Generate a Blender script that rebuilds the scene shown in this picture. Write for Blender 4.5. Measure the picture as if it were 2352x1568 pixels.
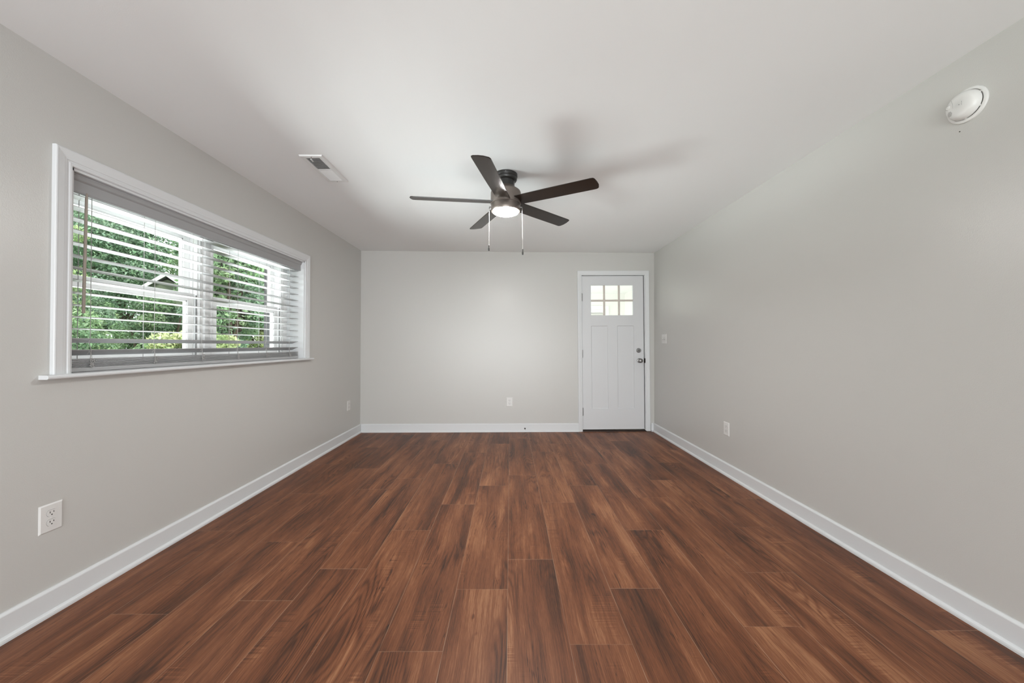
import bpy, bmesh, math, random
import numpy as np
from mathutils import Vector, Matrix

for o in list(bpy.data.objects):
    bpy.data.objects.remove(o)
scene = bpy.context.scene
COL = scene.collection
PI = math.pi

# ------------------------------------------------------------------ measured room
XL, XR = -1.9798, 1.9378          # inner faces of the side walls
YL, YR = 4.9036, 4.9778           # back wall at its left and right end
H = 2.40                          # ceiling
YF = -1.75                        # wall behind the camera
CAMZ = 1.1596
BACK_ROT = math.atan2(YR - YL, XR - XL)

# ------------------------------------------------------------------ camera
yaw, pitch, roll = 0.00451, 0.00854, 0.00192
fwd = Vector((math.sin(yaw)*math.cos(pitch), math.cos(yaw)*math.cos(pitch), math.sin(pitch)))
right = Vector((math.cos(yaw), -math.sin(yaw), 0))
up = right.cross(fwd)
r2 = right*math.cos(roll) + up*math.sin(roll)
u2 = -right*math.sin(roll) + up*math.cos(roll)
cam_data = bpy.data.cameras.new('camera')
cam_data.sensor_width = 36.0
cam_data.lens = 850.0*36.0/2352.0
cam_data.clip_start = 0.02
cam_data.clip_end = 300
cam = bpy.data.objects.new('camera', cam_data)
COL.objects.link(cam)
m = Matrix((r2, u2, -fwd)).transposed().to_4x4()
m.translation = (0, 0, CAMZ)
cam.matrix_world = m
scene.camera = cam

# ------------------------------------------------------------------ view and sky
scene.view_settings.view_transform = 'Standard'
scene.view_settings.look = 'None'
scene.view_settings.exposure = 0.0
scene.view_settings.gamma = 1.0
scene.view_settings.use_curve_mapping = False
scene.cycles.max_bounces = 10
scene.cycles.diffuse_bounces = 6
scene.cycles.transparent_max_bounces = 16
scene.cycles.sample_clamp_indirect = 6.0
scene.cycles.caustics_reflective = False
scene.cycles.caustics_refractive = False

SKY = 3.4
w = bpy.data.worlds.new('overcast_sky')
scene.world = w
w.use_nodes = True
bg = w.node_tree.nodes['Background']
bg.inputs['Color'].default_value = (0.93, 0.97, 1.0, 1)
bg.inputs['Strength'].default_value = SKY

def light(name, kind, loc, target, energy, color=(1, 1, 1), size=1.0, size_y=None, spread=None):
    d = bpy.data.lights.new(name, kind)
    d.energy = energy
    d.color = color
    if kind == 'AREA':
        d.shape = 'RECTANGLE'
        d.size = size
        d.size_y = size_y or size
        if spread:
            d.spread = spread
    o = bpy.data.objects.new(name, d)
    COL.objects.link(o)
    o.location = loc
    o.rotation_euler = (Vector(target) - Vector(loc)).to_track_quat('-Z', 'Y').to_euler()
    return o

sun = light('sun', 'SUN', (6, 2, 12), (-6, 6, 0), 4.5, (1.0, 0.97, 0.90))
sun.data.angle = math.radians(4)
# fill lights added behind the camera, one level and one aimed at the ceiling
light('fill_rear_opening', 'AREA', (0.0, -8.0, 1.15), (0.0, 2.0, 1.45), 225, (0.955, 0.985, 1.0), 4.6, 2.8)
light('fill_rear_ceiling', 'AREA', (0.0, -2.6, 0.90), (0.0, 1.2, 2.40), 30, (0.955, 0.985, 1.0), 3.4, 1.2, math.radians(110))
# area lights added low outside the left window, brightening the ceiling through the slats
light('fill_window_bounce', 'AREA', (XL - 3.1, 2.2, -0.15), (XL, 2.5, 1.40), 370, (0.955, 0.985, 1.0), 4.0, 1.2, math.radians(110))
light('fill_window_low', 'AREA', (XL - 4.5, 2.4, 0.05), (XL, 2.6, 1.40), 170, (0.955, 0.985, 1.0), 4.4, 1.1, math.radians(80))
light('fill_sunroom', 'AREA', (-0.9, 6.9, 1.5), (2.6, 7.4, 1.6), 50, (1.0, 0.99, 0.97), 2.2, 1.6)  # added fill that brightens the sunroom behind the door glass

# ------------------------------------------------------------------ materials
def new_mat(name):
    mt = bpy.data.materials.new(name)
    mt.use_nodes = True
    nt = mt.node_tree
    return mt, nt, nt.nodes['Principled BSDF']

def paint(name, col, rough=0.5, spec=0.5, bump=0.0, bscale=400.0, metal=0.0, var=0.0):
    mt, nt, p = new_mat(name)
    p.inputs['Base Color'].default_value = (*col, 1)
    p.inputs['Roughness'].default_value = rough
    p.inputs['Specular IOR Level'].default_value = spec
    p.inputs['Metallic'].default_value = metal
    if bump or var:
        tc = nt.nodes.new('ShaderNodeTexCoord')
        nz = nt.nodes.new('ShaderNodeTexNoise')
        nz.inputs['Scale'].default_value = bscale
        nz.inputs['Detail'].default_value = 3
        nt.links.new(tc.outputs['Object'], nz.inputs['Vector'])
        if bump:
            b = nt.nodes.new('ShaderNodeBump')
            b.inputs['Strength'].default_value = bump
            b.inputs['Distance'].default_value = 0.002
            nt.links.new(nz.outputs['Fac'], b.inputs['Height'])
            nt.links.new(b.outputs['Normal'], p.inputs['Normal'])
        if var:
            mx = nt.nodes.new('ShaderNodeMix')
            mx.data_type = 'RGBA'
            mx.inputs['A'].default_value = (*[c*(1-var) for c in col], 1)
            mx.inputs['B'].default_value = (*[min(1, c*(1+var)) for c in col], 1)
            nt.links.new(nz.outputs['Fac'], mx.inputs['Factor'])
            nt.links.new(mx.outputs['Result'], p.inputs['Base Color'])
    return mt

M = {}
M['wall'] = paint('wall_paint', (0.560, 0.554, 0.532), 0.31, 0.42, 0.18, 260)
M['ceiling'] = paint('ceiling_paint', (0.855, 0.868, 0.870), 0.75, 0.25, 0.10, 220)
M['trim'] = paint('trim_paint', (0.685, 0.700, 0.710), 0.38, 0.45, 0.03, 90)
M['door'] = paint('door_paint', (0.645, 0.655, 0.668), 0.40, 0.45, 0.03, 60)
M['muntin'] = paint('muntin_paint', (0.60, 0.55, 0.50), 0.45)
M['vinyl'] = paint('window_vinyl', (0.90, 0.90, 0.90), 0.35, 0.5, 0.01, 50)
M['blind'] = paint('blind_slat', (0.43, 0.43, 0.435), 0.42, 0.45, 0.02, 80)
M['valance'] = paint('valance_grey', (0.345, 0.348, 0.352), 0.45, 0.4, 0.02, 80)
M['cord'] = paint('cord_grey', (0.40, 0.39, 0.38), 0.8, 0.2)
M['wand'] = paint('wand_taupe', (0.36, 0.31, 0.26), 0.35, 0.5)
M['plastic'] = paint('white_plastic', (0.72, 0.715, 0.70), 0.35, 0.5, 0.01, 60)
M['slot'] = paint('dark_slot', (0.03, 0.028, 0.025), 0.7, 0.2)
M['groove'] = paint('track_groove_grey', (0.30, 0.30, 0.30), 0.7, 0.2)
M['gap'] = paint('dark_gap', (0.06, 0.058, 0.055), 0.8, 0.1)
M['nickel'] = paint('satin_nickel', (0.26, 0.255, 0.25), 0.36, 0.5, 0.0, 10, 1.0)
M['bronze'] = paint('black_bronze_metal', (0.016, 0.015, 0.014), 0.33, 0.6, 0.02, 120)
M['bronze_low'] = paint('bronze_housing', (0.20, 0.170, 0.150), 0.36, 0.6, 0.02, 120, 0.6)
M['brass'] = paint('chain_metal', (0.62, 0.60, 0.56), 0.4, 0.5, 0.0, 10, 0.6)
M['threshold'] = paint('threshold_dark', (0.022, 0.013, 0.010), 0.5, 0.4)
M['grille_dark'] = paint('vent_inside', (0.16, 0.16, 0.155), 0.8, 0.1)
M['white_metal'] = paint('white_enamel', (0.77, 0.775, 0.77), 0.4, 0.4)
M['bark'] = paint('bark', (0.10, 0.075, 0.055), 0.9, 0.1, 0.5, 18, 0, 0.35)
M['grass'] = paint('lawn_grass', (0.10, 0.17, 0.05), 0.9, 0.1, 0.4, 9, 0, 0.5)
M['shed_wall'] = paint('shed_wall', (0.11, 0.13, 0.09), 0.8, 0.2, 0.1, 20, 0, 0.1)
M['shed_roof'] = paint('shed_roof', (0.42, 0.43, 0.44), 0.85, 0.2, 0.3, 40, 0, 0.2)
M['ext_white'] = paint('exterior_white', (0.86, 0.86, 0.85), 0.5)
M['sunroom_wall'] = paint('sunroom_wall', (0.83, 0.82, 0.79), 0.6)
M['cable'] = paint('cable_grey', (0.55, 0.58, 0.58), 0.6)

def glass_mat():
    mt = bpy.data.materials.new('window_glass')
    mt.use_nodes = True
    nt = mt.node_tree
    nt.nodes.remove(nt.nodes['Principled BSDF'])
    out = nt.nodes['Material Output']
    tr = nt.nodes.new('ShaderNodeBsdfTransparent')
    tr.inputs['Color'].default_value = (0.96, 0.98, 0.97, 1)
    gl = nt.nodes.new('ShaderNodeBsdfGlossy')
    gl.inputs['Roughness'].default_value = 0.02
    fr = nt.nodes.new('ShaderNodeFresnel')
    fr.inputs['IOR'].default_value = 1.35
    mx = nt.nodes.new('ShaderNodeMixShader')
    ge = nt.nodes.new('ShaderNodeNewGeometry')      # only the outer face of the pane reflects
    k = nt.nodes.new('ShaderNodeMath'); k.operation = 'SUBTRACT'; k.inputs[0].default_value = 1.0; k.use_clamp = True
    nt.links.new(ge.outputs['Backfacing'], k.inputs[1])
    k2 = nt.nodes.new('ShaderNodeMath'); k2.operation = 'MULTIPLY'
    nt.links.new(fr.outputs['Fac'], k2.inputs[0]); nt.links.new(k.outputs[0], k2.inputs[1])
    nt.links.new(k2.outputs[0], mx.inputs['Fac'])
    nt.links.new(tr.outputs['BSDF'], mx.inputs[1])
    nt.links.new(gl.outputs['BSDF'], mx.inputs[2])
    nt.links.new(mx.outputs['Shader'], out.inputs['Surface'])
    return mt
M['glass'] = glass_mat()

def emit_mat(name, col, strength):
    mt, nt, p = new_mat(name)
    p.inputs['Base Color'].default_value = (0.9, 0.9, 0.88, 1)
    p.inputs['Emission Color'].default_value = (*col, 1)
    p.inputs['Emission Strength'].default_value = strength
    p.inputs['Roughness'].default_value = 0.4
    return mt
M['lens'] = emit_mat('lit_opal_lens', (1.0, 0.985, 0.96), 300.0)

def leaf_mat():
    mt, nt, p = new_mat('leaves')
    at = nt.nodes.new('ShaderNodeAttribute')
    at.attribute_name = 'tint'
    p.inputs['Roughness'].default_value = 0.5
    p.inputs['Specular IOR Level'].default_value = 0.4
    nt.links.new(at.outputs['Color'], p.inputs['Base Color'])
    tl = nt.nodes.new('ShaderNodeBsdfTranslucent')
    nt.links.new(at.outputs['Color'], tl.inputs['Color'])
    mx = nt.nodes.new('ShaderNodeMixShader')
    mx.inputs['Fac'].default_value = 0.35
    nt.links.new(p.outputs['BSDF'], mx.inputs[1])
    nt.links.new(tl.outputs['BSDF'], mx.inputs[2])
    nt.links.new(mx.outputs['Shader'], nt.nodes['Material Output'].inputs['Surface'])
    return mt
M['leaf'] = leaf_mat()

def brick_mat():
    mt, nt, p = new_mat('grey_brick')
    tc = nt.nodes.new('ShaderNodeTexCoord')
    mp = nt.nodes.new('ShaderNodeMapping')
    mp.inputs['Rotation'].default_value = (PI/2, 0, 0)
    br = nt.nodes.new('ShaderNodeTexBrick')
    br.inputs['Color1'].default_value = (0.024, 0.0235, 0.0245, 1)
    br.inputs['Color2'].default_value = (0.018, 0.018, 0.0195, 1)
    br.inputs['Mortar'].default_value = (0.034, 0.034, 0.035, 1)
    br.inputs['Scale'].default_value = 1.0
    br.inputs['Brick Width'].default_value = 0.2
    br.inputs['Row Height'].default_value = 0.067
    br.inputs['Mortar Size'].default_value = 0.006
    nt.links.new(tc.outputs['Object'], mp.inputs['Vector'])
    nt.links.new(mp.outputs['Vector'], br.inputs['Vector'])
    nt.links.new(br.outputs['Color'], p.inputs['Base Color'])
    p.inputs['Roughness'].default_value = 0.85
    return mt
M['brick'] = brick_mat()

class NB:
    """small node helper"""
    def __init__(s, nt): s.nt = nt
    def n(s, t): return s.nt.nodes.new(t)
    def l(s, a, b): s.nt.links.new(a, b)
    def val(s, x, sock):
        if hasattr(x, 'is_output'): s.l(x, sock)
        else: sock.default_value = x
    def math(s, op, a, b=None, clamp=False):
        k = s.n('ShaderNodeMath'); k.operation = op; k.use_clamp = clamp
        s.val(a, k.inputs[0])
        if b is not None: s.val(b, k.inputs[1])
        return k.outputs[0]
    def comb(s, x, y, z):
        k = s.n('ShaderNodeCombineXYZ')
        for i, v in enumerate((x, y, z)): s.val(v, k.inputs[i])
        return k.outputs[0]
    def noise(s, vec, scale=1.0, detail=3.0, rough=0.5, dist=0.0):
        k = s.n('ShaderNodeTexNoise')
        k.inputs['Scale'].default_value = scale; k.inputs['Detail'].default_value = detail
        k.inputs['Roughness'].default_value = rough; k.inputs['Distortion'].default_value = dist
        s.l(vec, k.inputs['Vector'])
        return k.outputs['Fac']
    def ramp(s, fac, stops):
        k = s.n('ShaderNodeValToRGB'); e = k.color_ramp.elements
        while len(e) < len(stops): e.new(0.5)
        for el, (pos, c) in zip(e, stops):
            el.position = pos; el.color = (*c, 1) if len(c) == 3 else c
        s.l(fac, k.inputs['Fac'])
        return k.outputs['Color']
    def smooth(s, x, a, b):
        k = s.n('ShaderNodeMapRange'); k.interpolation_type = 'SMOOTHSTEP'
        k.inputs['From Min'].default_value = a; k.inputs['From Max'].default_value = b
        s.l(x, k.inputs['Value'])
        return k.outputs['Result']
    def mix(s, f, a, b, mode='MIX'):
        k = s.n('ShaderNodeMix'); k.data_type = 'RGBA'; k.blend_type = mode
        s.val(f, k.inputs['Factor'])
        for v, nm in ((a, 'A'), (b, 'B')):
            if hasattr(v, 'is_output'): s.l(v, k.inputs[nm])
            else: k.inputs[nm].default_value = (*v, 1)
        return k.outputs['Result']

PW, PL = 0.243, 1.288
def floor_mat():
    mt, nt, p = new_mat('plank_floor')
    N = NB(nt)
    uv = N.n('ShaderNodeUVMap'); uv.uv_map = 'UVMap'
    sp = N.n('ShaderNodeSeparateXYZ'); N.l(uv.outputs['UV'], sp.inputs[0])
    u, v = sp.outputs[0], sp.outputs[1]
    at = N.n('ShaderNodeAttribute'); at.attribute_name = 'plank'
    sr = N.n('ShaderNodeSeparateXYZ'); N.l(at.outputs['Vector'], sr.inputs[0])
    a, b, c = sr.outputs
    uu = N.math('ADD', u, N.math('MULTIPLY', a, 7.0))
    vv = N.math('ADD', v, N.math('MULTIPLY', b, 19.0))
    def V(su, sv, dz=0.0): return N.comb(N.math('MULTIPLY', uu, su), N.math('MULTIPLY', vv, sv), N.math('MULTIPLY_ADD' if False else 'ADD', N.math('MULTIPLY', c, 11.0), dz))
    # wandering of the grain
    wob = N.noise(V(3.2, 1.3), 1.0, 2.0)
    uu = N.math('ADD', uu, N.math('MULTIPLY', N.math('SUBTRACT', wob, 0.5), 0.060))
    patch = N.noise(V(8.5, 1.0, 3.0), 1.0, 4.0, 0.60)
    fine = N.noise(V(85.0, 2.0, 1.0), 1.0, 6.0, 0.66)
    lines = N.noise(V(300.0, 3.0, 2.0), 1.0, 4.0, 0.60)
    fibre = N.noise(V(650.0, 26.0, 7.0), 1.0, 2.0, 0.6)
    ringbase = N.noise(V(6.0, 0.75, 5.0), 1.0, 1.5, 0.4)
    rings = N.math('SINE', N.math('MULTIPLY', ringbase, 190.0))
    rings = N.math('POWER', N.math('MULTIPLY', N.math('ADD', rings, 1.0), 0.5), 2.0)
    ringmask = N.smooth(N.noise(V(5.5, 1.6, 8.0), 1.0, 2.0), 0.50, 0.64)
    def vein(su, sv, dz, width, m0, m1):              # thin dark veins following a contour of the noise
        n_ = N.noise(V(su, sv, dz), 1.0, 4.0, 0.55)
        d_ = N.math('ABSOLUTE', N.math('SUBTRACT', n_, 0.5))
        msk = N.smooth(N.noise(V(11.0, 2.2, dz+3.0), 1.0, 2.0), m0, m1)
        return N.math('MULTIPLY', N.math('SUBTRACT', 1.0, N.smooth(d_, 0.0, width)), msk)
    crack = vein(22.0, 0.9, 12.0, 0.010, 0.48, 0.62)
    crack2 = vein(60.0, 1.6, 17.0, 0.022, 0.50, 0.66)
    knot = N.smooth(N.noise(V(16.0, 7.0, 15.0), 1.0, 2.0, 0.5), 0.73, 0.80)
    pale_streak = N.smooth(N.noise(V(13.0, 1.7, 51.0), 1.0, 3.0, 0.55), 0.60, 0.74)  # lighter streaks in the wood
    saw = N.noise(V(2.0, 230.0, 20.0), 1.0, 2.0, 0.5)
    sawmask = N.smooth(N.noise(V(7.0, 3.0, 24.0), 1.0, 2.0), 0.61, 0.70)
    t = N.math('ADD', N.math('MULTIPLY', N.math('SUBTRACT', patch, 0.5), 1.05), 0.512)
    t = N.math('ADD', t, N.math('MULTIPLY', N.math('SUBTRACT', fine, 0.5), 0.38))
    t = N.math('ADD', t, N.math('MULTIPLY', N.math('SUBTRACT', lines, 0.5), 0.46))
    t = N.math('ADD', t, N.math('MULTIPLY', N.math('SUBTRACT', fibre, 0.5), 0.34))
    t = N.math('SUBTRACT', t, N.math('MULTIPLY', N.math('MULTIPLY', rings, ringmask), 0.15))
    t = N.math('ADD', t, N.math('MULTIPLY', N.math('SUBTRACT', a, 0.5), 0.08))
    t = N.math('ADD', t, N.math('MULTIPLY', pale_streak, 0.13))
    t = N.math('ADD', t, N.math('MULTIPLY', N.math('MULTIPLY', N.math('SUBTRACT', saw, 0.5), sawmask), 0.60))
    t = N.math('SUBTRACT', t, N.math('MULTIPLY', crack, 0.26))
    t = N.math('SUBTRACT', t, N.math('MULTIPLY', crack2, 0.15))
    t = N.math('SUBTRACT', t, N.math('MULTIPLY', knot, 0.26))
    col = N.ramp(t, [(0.14, (0.026, 0.0110, 0.0068)), (0.31, (0.072, 0.0265, 0.0122)), (0.46, (0.152, 0.0520, 0.0220)),
                     (0.60, (0.222, 0.0835, 0.0365)), (0.78, (0.375, 0.172, 0.084))])
    hue = N.noise(V(5.0, 0.8, 30.0), 1.0, 2.0)
    col = N.mix(N.math('MULTIPLY', hue, 0.22), col, (0.120, 0.064, 0.044))
    # seams
    e1 = N.math('MINIMUM', u, N.math('SUBTRACT', PW, u))
    e2 = N.math('MINIMUM', v, N.math('SUBTRACT', PL, v))
    e = N.math('MINIMUM', e1, e2)
    seam = N.math('SUBTRACT', 1.0, N.smooth(e, 0.0004, 0.0017))
    seamvar = N.smooth(N.noise(V(2.0, 5.0, 33.0), 1.0, 2.0), 0.35, 0.6)
    seam = N.math('MULTIPLY', seam, N.math('ADD', N.math('MULTIPLY', seamvar, 0.45), 0.2))
    col = N.mix(seam, col, (0.42, 0.28, 0.19))
    N.l(col, p.inputs['Base Color'])
    p.inputs['Specular IOR Level'].default_value = 0.25
    rg = N.math('ADD', N.math('MULTIPLY', fine, 0.18), 0.36)
    N.l(rg, p.inputs['Roughness'])
    bp = N.n('ShaderNodeBump'); bp.inputs['Strength'].default_value = 0.10; bp.inputs['Distance'].default_value = 0.002
    N.l(N.math('ADD', fibre, N.math('MULTIPLY', fine, 0.8)), bp.inputs['Height'])
    N.l(bp.outputs['Normal'], p.inputs['Normal'])
    return mt
M['floor'] = floor_mat()

def blade_mat():
    mt, nt, p = new_mat('espresso_blade')
    N = NB(nt)
    tc = N.n('ShaderNodeTexCoord')
    mp = N.n('ShaderNodeMapping'); mp.inputs['Scale'].default_value = (6, 90, 20)
    N.l(tc.outputs['Object'], mp.inputs['Vector'])
    f = N.noise(mp.outputs['Vector'], 1.0, 4.0)
    col = N.ramp(f, [(0.25, (0.010, 0.006, 0.004)), (0.75, (0.021, 0.012, 0.007))])
    N.l(col, p.inputs['Base Color'])
    p.inputs['Roughness'].default_value = 0.27
    p.inputs['Specular IOR Level'].default_value = 0.5
    return mt
M['blade'] = blade_mat()

# ------------------------------------------------------------------ mesh helpers
def link(name, bm, mat, parent=None, smooth=False):
    me = bpy.data.meshes.new(name)
    bmesh.ops.recalc_face_normals(bm, faces=bm.faces)
    bm.to_mesh(me)
    bm.free()
    me.materials.append(mat)
    if smooth:
        for f in me.polygons: f.use_smooth = True
        try: me.set_sharp_from_angle(angle=math.radians(40))
        except Exception: pass
    o = bpy.data.objects.new(name, me)
    COL.objects.link(o)
    if parent: o.parent = parent
    return o

def tag(o, label=None, cat=None, group=None, kind=None):
    if label: o['label'] = label
    if cat: o['category'] = cat
    if group: o['group'] = group
    if kind: o['kind'] = kind
    return o

def empty(name, loc, rot=(0, 0, 0), label=None, cat=None, group=None, kind=None):
    o = bpy.data.objects.new(name, None)
    COL.objects.link(o)
    o.empty_display_size = 0.1
    o.location = loc
    o.rotation_euler = rot
    return tag(o, label, cat, group, kind)

def box(bm, x0, x1, y0, y1, z0, z1, bev=0.0, seg=2):
    vs = [bm.verts.new((x, y, z)) for z in (z0, z1) for y in (y0, y1) for x in (x0, x1)]
    fs = [(0, 2, 3, 1), (4, 5, 7, 6), (0, 1, 5, 4), (2, 6, 7, 3), (0, 4, 6, 2), (1, 3, 7, 5)]
    faces = [bm.faces.new([vs[i] for i in f]) for f in fs]
    if bev:
        es = list({e for f in faces for e in f.edges})
        bmesh.ops.bevel(bm, geom=es, offset=bev, segments=seg, affect='EDGES', profile=0.5)

def BM(): return bmesh.new()

def box_obj(name, mat, dims, parent=None, bev=0.0, seg=2):
    b = BM(); box(b, *dims, bev=bev, seg=seg)
    return link(name, b, mat, parent)

def prism(bm, pts, axis, a0, a1):
    """closed 2-D outline pts swept along an axis: 'x' -> pts are (y,z); 'y' -> (x,z); 'z' -> (x,y)"""
    def P(p, a):
        return {'x': (a, p[0], p[1]), 'y': (p[0], a, p[1]), 'z': (p[0], p[1], a)}[axis]
    A = [bm.verts.new(P(p, a0)) for p in pts]
    B = [bm.verts.new(P(p, a1)) for p in pts]
    n = len(pts)
    for i in range(n):
        bm.faces.new((A[i], A[(i+1) % n], B[(i+1) % n], B[i]))
    bm.faces.new(A[::-1]); bm.faces.new(B)

def lathe(bm, prof, seg=48, cap0=True, cap1=True):
    rings = []
    for r, z in prof:
        rings.append([bm.verts.new((r*math.cos(2*PI*k/seg), r*math.sin(2*PI*k/seg), z)) for k in range(seg)])
    for A, B in zip(rings, rings[1:]):
        for k in range(seg):
            bm.faces.new((A[k], A[(k+1) % seg], B[(k+1) % seg], B[k]))
    if cap0: bm.faces.new(rings[0][::-1])
    if cap1: bm.faces.new(rings[-1])

def tube(bm, pts, r, seg=8):
    pts = [Vector(p) for p in pts]
    rings = []
    ref = Vector((0.31, 0.52, 0.79))
    for i, p in enumerate(pts):
        d = (pts[min(i+1, len(pts)-1)] - pts[max(i-1, 0)])
        d = d.normalized() if d.length > 1e-9 else Vector((0, 0, 1))
        a = d.cross(ref)
        if a.length < 1e-3: a = d.cross(Vector((1, 0, 0)))
        a.normalize(); b = d.cross(a)
        rr = r[i] if isinstance(r, (list, tuple)) else r
        rings.append([bm.verts.new(p + a*rr*math.cos(2*PI*k/seg) + b*rr*math.sin(2*PI*k/seg)) for k in range(seg)])
    for A, B in zip(rings, rings[1:]):
        for k in range(seg):
            bm.faces.new((A[k], A[(k+1) % seg], B[(k+1) % seg], B[k]))
    bm.faces.new(rings[0][::-1]); bm.faces.new(rings[-1])

def casing_run(bm, prof, p0, p1, out, m0, m1):
    """mitred moulding in the local wall plane (x,z): prof = [(d, h)], d outward from inner edge p0-p1, h proud of the wall (-y)"""
    p0, p1, out = Vector(p0), Vector(p1), Vector(out)
    d = (p1 - p0).normalized()
    A, B = [], []
    for dd, h in prof:
        a = p0 + out*dd - d*dd*m0
        b = p1 + out*dd + d*dd*m1
        A.append(bm.verts.new((a.x, -h, a.y))); B.append(bm.verts.new((b.x, -h, b.y)))
    n = len(prof)
    for i in range(n):
        bm.faces.new((A[i], A[(i+1) % n], B[(i+1) % n], B[i]))
    bm.faces.new(A[::-1]); bm.faces.new(B)

# ------------------------------------------------------------------ floor
def build_floor():
    rng = random.Random(37)
    joints = {0: 2.010, -1: 1.765, -2: 1.410, -3: 2.325, -4: 1.926, -5: 1.689, -6: 2.188, -7: 1.606, -8: 2.316, -9: 1.85,
              1: 1.441, 2: 1.770, 3: 2.325, 4: 1.530, 5: 1.893, 6: 2.363, 7: 1.508, 8: 2.1}
    x0, x1, y0, y1 = XL - 0.02, XR + 0.02, YF - 0.02, YR + 0.12
    verts, faces, uvs, rnd = [], [], [], []
    for k in range(-9, 9):
        a, b = -0.010 + PW*k, -0.010 + PW*(k+1)
        if b <= x0 or a >= x1: continue
        ca, cb = max(a, x0), min(b, x1)
        n0 = -6
        for n in range(n0, 6):
            s, e = joints[k] + PL*n, joints[k] + PL*(n+1)
            if e <= y0 or s >= y1: continue
            cs, ce = max(s, y0), min(e, y1)
            i = len(verts)
            verts += [(ca, cs, 0), (cb, cs, 0), (cb, ce, 0), (ca, ce, 0)]
            faces.append((i, i+1, i+2, i+3))
            uvs += [(ca-a, cs-s), (cb-a, cs-s), (cb-a, ce-s), (ca-a, ce-s)]
            r = (rng.random(), rng.random(), rng.random())
            rnd += [r]*4
    nb = len(verts)      # slab underneath
    verts += [(x0, y0, -0.1), (x1, y0, -0.1), (x1, y1, -0.1), (x0, y1, -0.1)]
    faces.append((nb+3, nb+2, nb+1, nb)); uvs += [(0.1, 0.1)]*4; rnd += [(0, 0, 0)]*4
    me = bpy.data.meshes.new('floor')
    me.from_pydata(verts, [], faces)
    ul = me.uv_layers.new(name='UVMap')
    ul.data.foreach_set('uv', np.array(uvs, dtype=np.float32).ravel())
    at = me.attributes.new('plank', 'FLOAT_VECTOR', 'CORNER')
    at.data.foreach_set('vector', np.array(rnd, dtype=np.float32).ravel())
    me.materials.append(M['floor'])
    o = bpy.data.objects.new('floor', me)
    COL.objects.link(o)
    tag(o, kind='structure')
build_floor()

# ------------------------------------------------------------------ walls and ceiling
tag(box_obj('ceiling', M['ceiling'], (XL-0.22, XR+0.2, YF-0.2, YR+0.16, H, H+0.15)), kind='structure')

WY0, WY1, WZ0, WZ1 = 1.668, 3.564, 1.008, 1.957        # opening of the window (along the wall, height)
b = BM()
box(b, XL-0.20, XL, YF-0.2, WY0, 0, H)
box(b, XL-0.20, XL, WY1, YL+0.20, 0, H)
box(b, XL-0.20, XL, WY0, WY1, 0, WZ0)
box(b, XL-0.20, XL, WY0, WY1, WZ1, H)
tag(link('wall_left', b, M['wall']), kind='structure')
tag(box_obj('wall_right', M['wall'], (XR, XR+0.15, YF-0.2, YR+0.14, 0, H)), kind='structure')
b = BM()                                               # wall behind the camera with its wide opening
box(b, XL, -1.85, YF-0.15, YF, 0, H)
box(b, 1.85, XR, YF-0.15, YF, 0, H)
box(b, -1.85, 1.85, YF-0.15, YF, 2.25, H)
tag(link('wall_front', b, M['wall']), kind='structure')

DU0, DU1, DZ1 = 2.925, 3.817, 2.125                    # rough opening of the door in the back wall
BL = math.hypot(XR-XL, YR-YL)
wb = BM()
box(wb, -0.05, DU0, 0, 0.14, 0, H)
box(wb, DU1, BL+0.05, 0, 0.14, 0, H)
box(wb, DU0, DU1, 0, 0.14, DZ1, H)
o = link('wall_back', wb, M['wall'])
o.location = (XL, YL, 0); o.rotation_euler = (0, 0, BACK_ROT)
tag(o, kind='structure')

# baseboards with a shoe moulding
BB = [(0, 0), (-0.015, 0), (-0.015, 0.100), (-0.0135, 0.1035), (-0.006, 0.1105), (0, 0.1105)]
SH = [(-0.015, 0), (-0.0285, 0), (-0.0285, 0.008), (-0.0265, 0.0145), (-0.0215, 0.0195), (-0.0150, 0.0215)]
def baseboard(name, loc, rot, x0, x1, loc2=None):
    b = BM(); prism(b, BB, 'x', x0, x1)
    o = link(name, b, M['trim'])
    o.location = loc; o.rotation_euler = (0, 0, rot)
    tag(o, kind='structure')
    s = BM(); prism(s, SH, 'x', x0, x1)
    link('shoe_moulding', s, M['trim'], o)
    return o
baseboard('baseboard_left', (XL, 0, 0), PI/2, YF, YL - 0.001)
baseboard('baseboard_right', (XR, 0, 0), -PI/2, -(YR - 0.001), -YF)
baseboard('baseboard_back', (XL, YL, 0), BACK_ROT, 0.016, 2.897)
b = BM(); prism(b, BB, 'x', 3.873, BL-0.015); o = link('trim_1', b, M['trim'])
o.location = (XL, YL, 0); o.rotation_euler = (0, 0, BACK_ROT); tag(o, kind='structure')
s = BM(); prism(s, SH, 'x', 3.873, BL-0.015); link('shoe_moulding', s, M['trim'], o)

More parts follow.
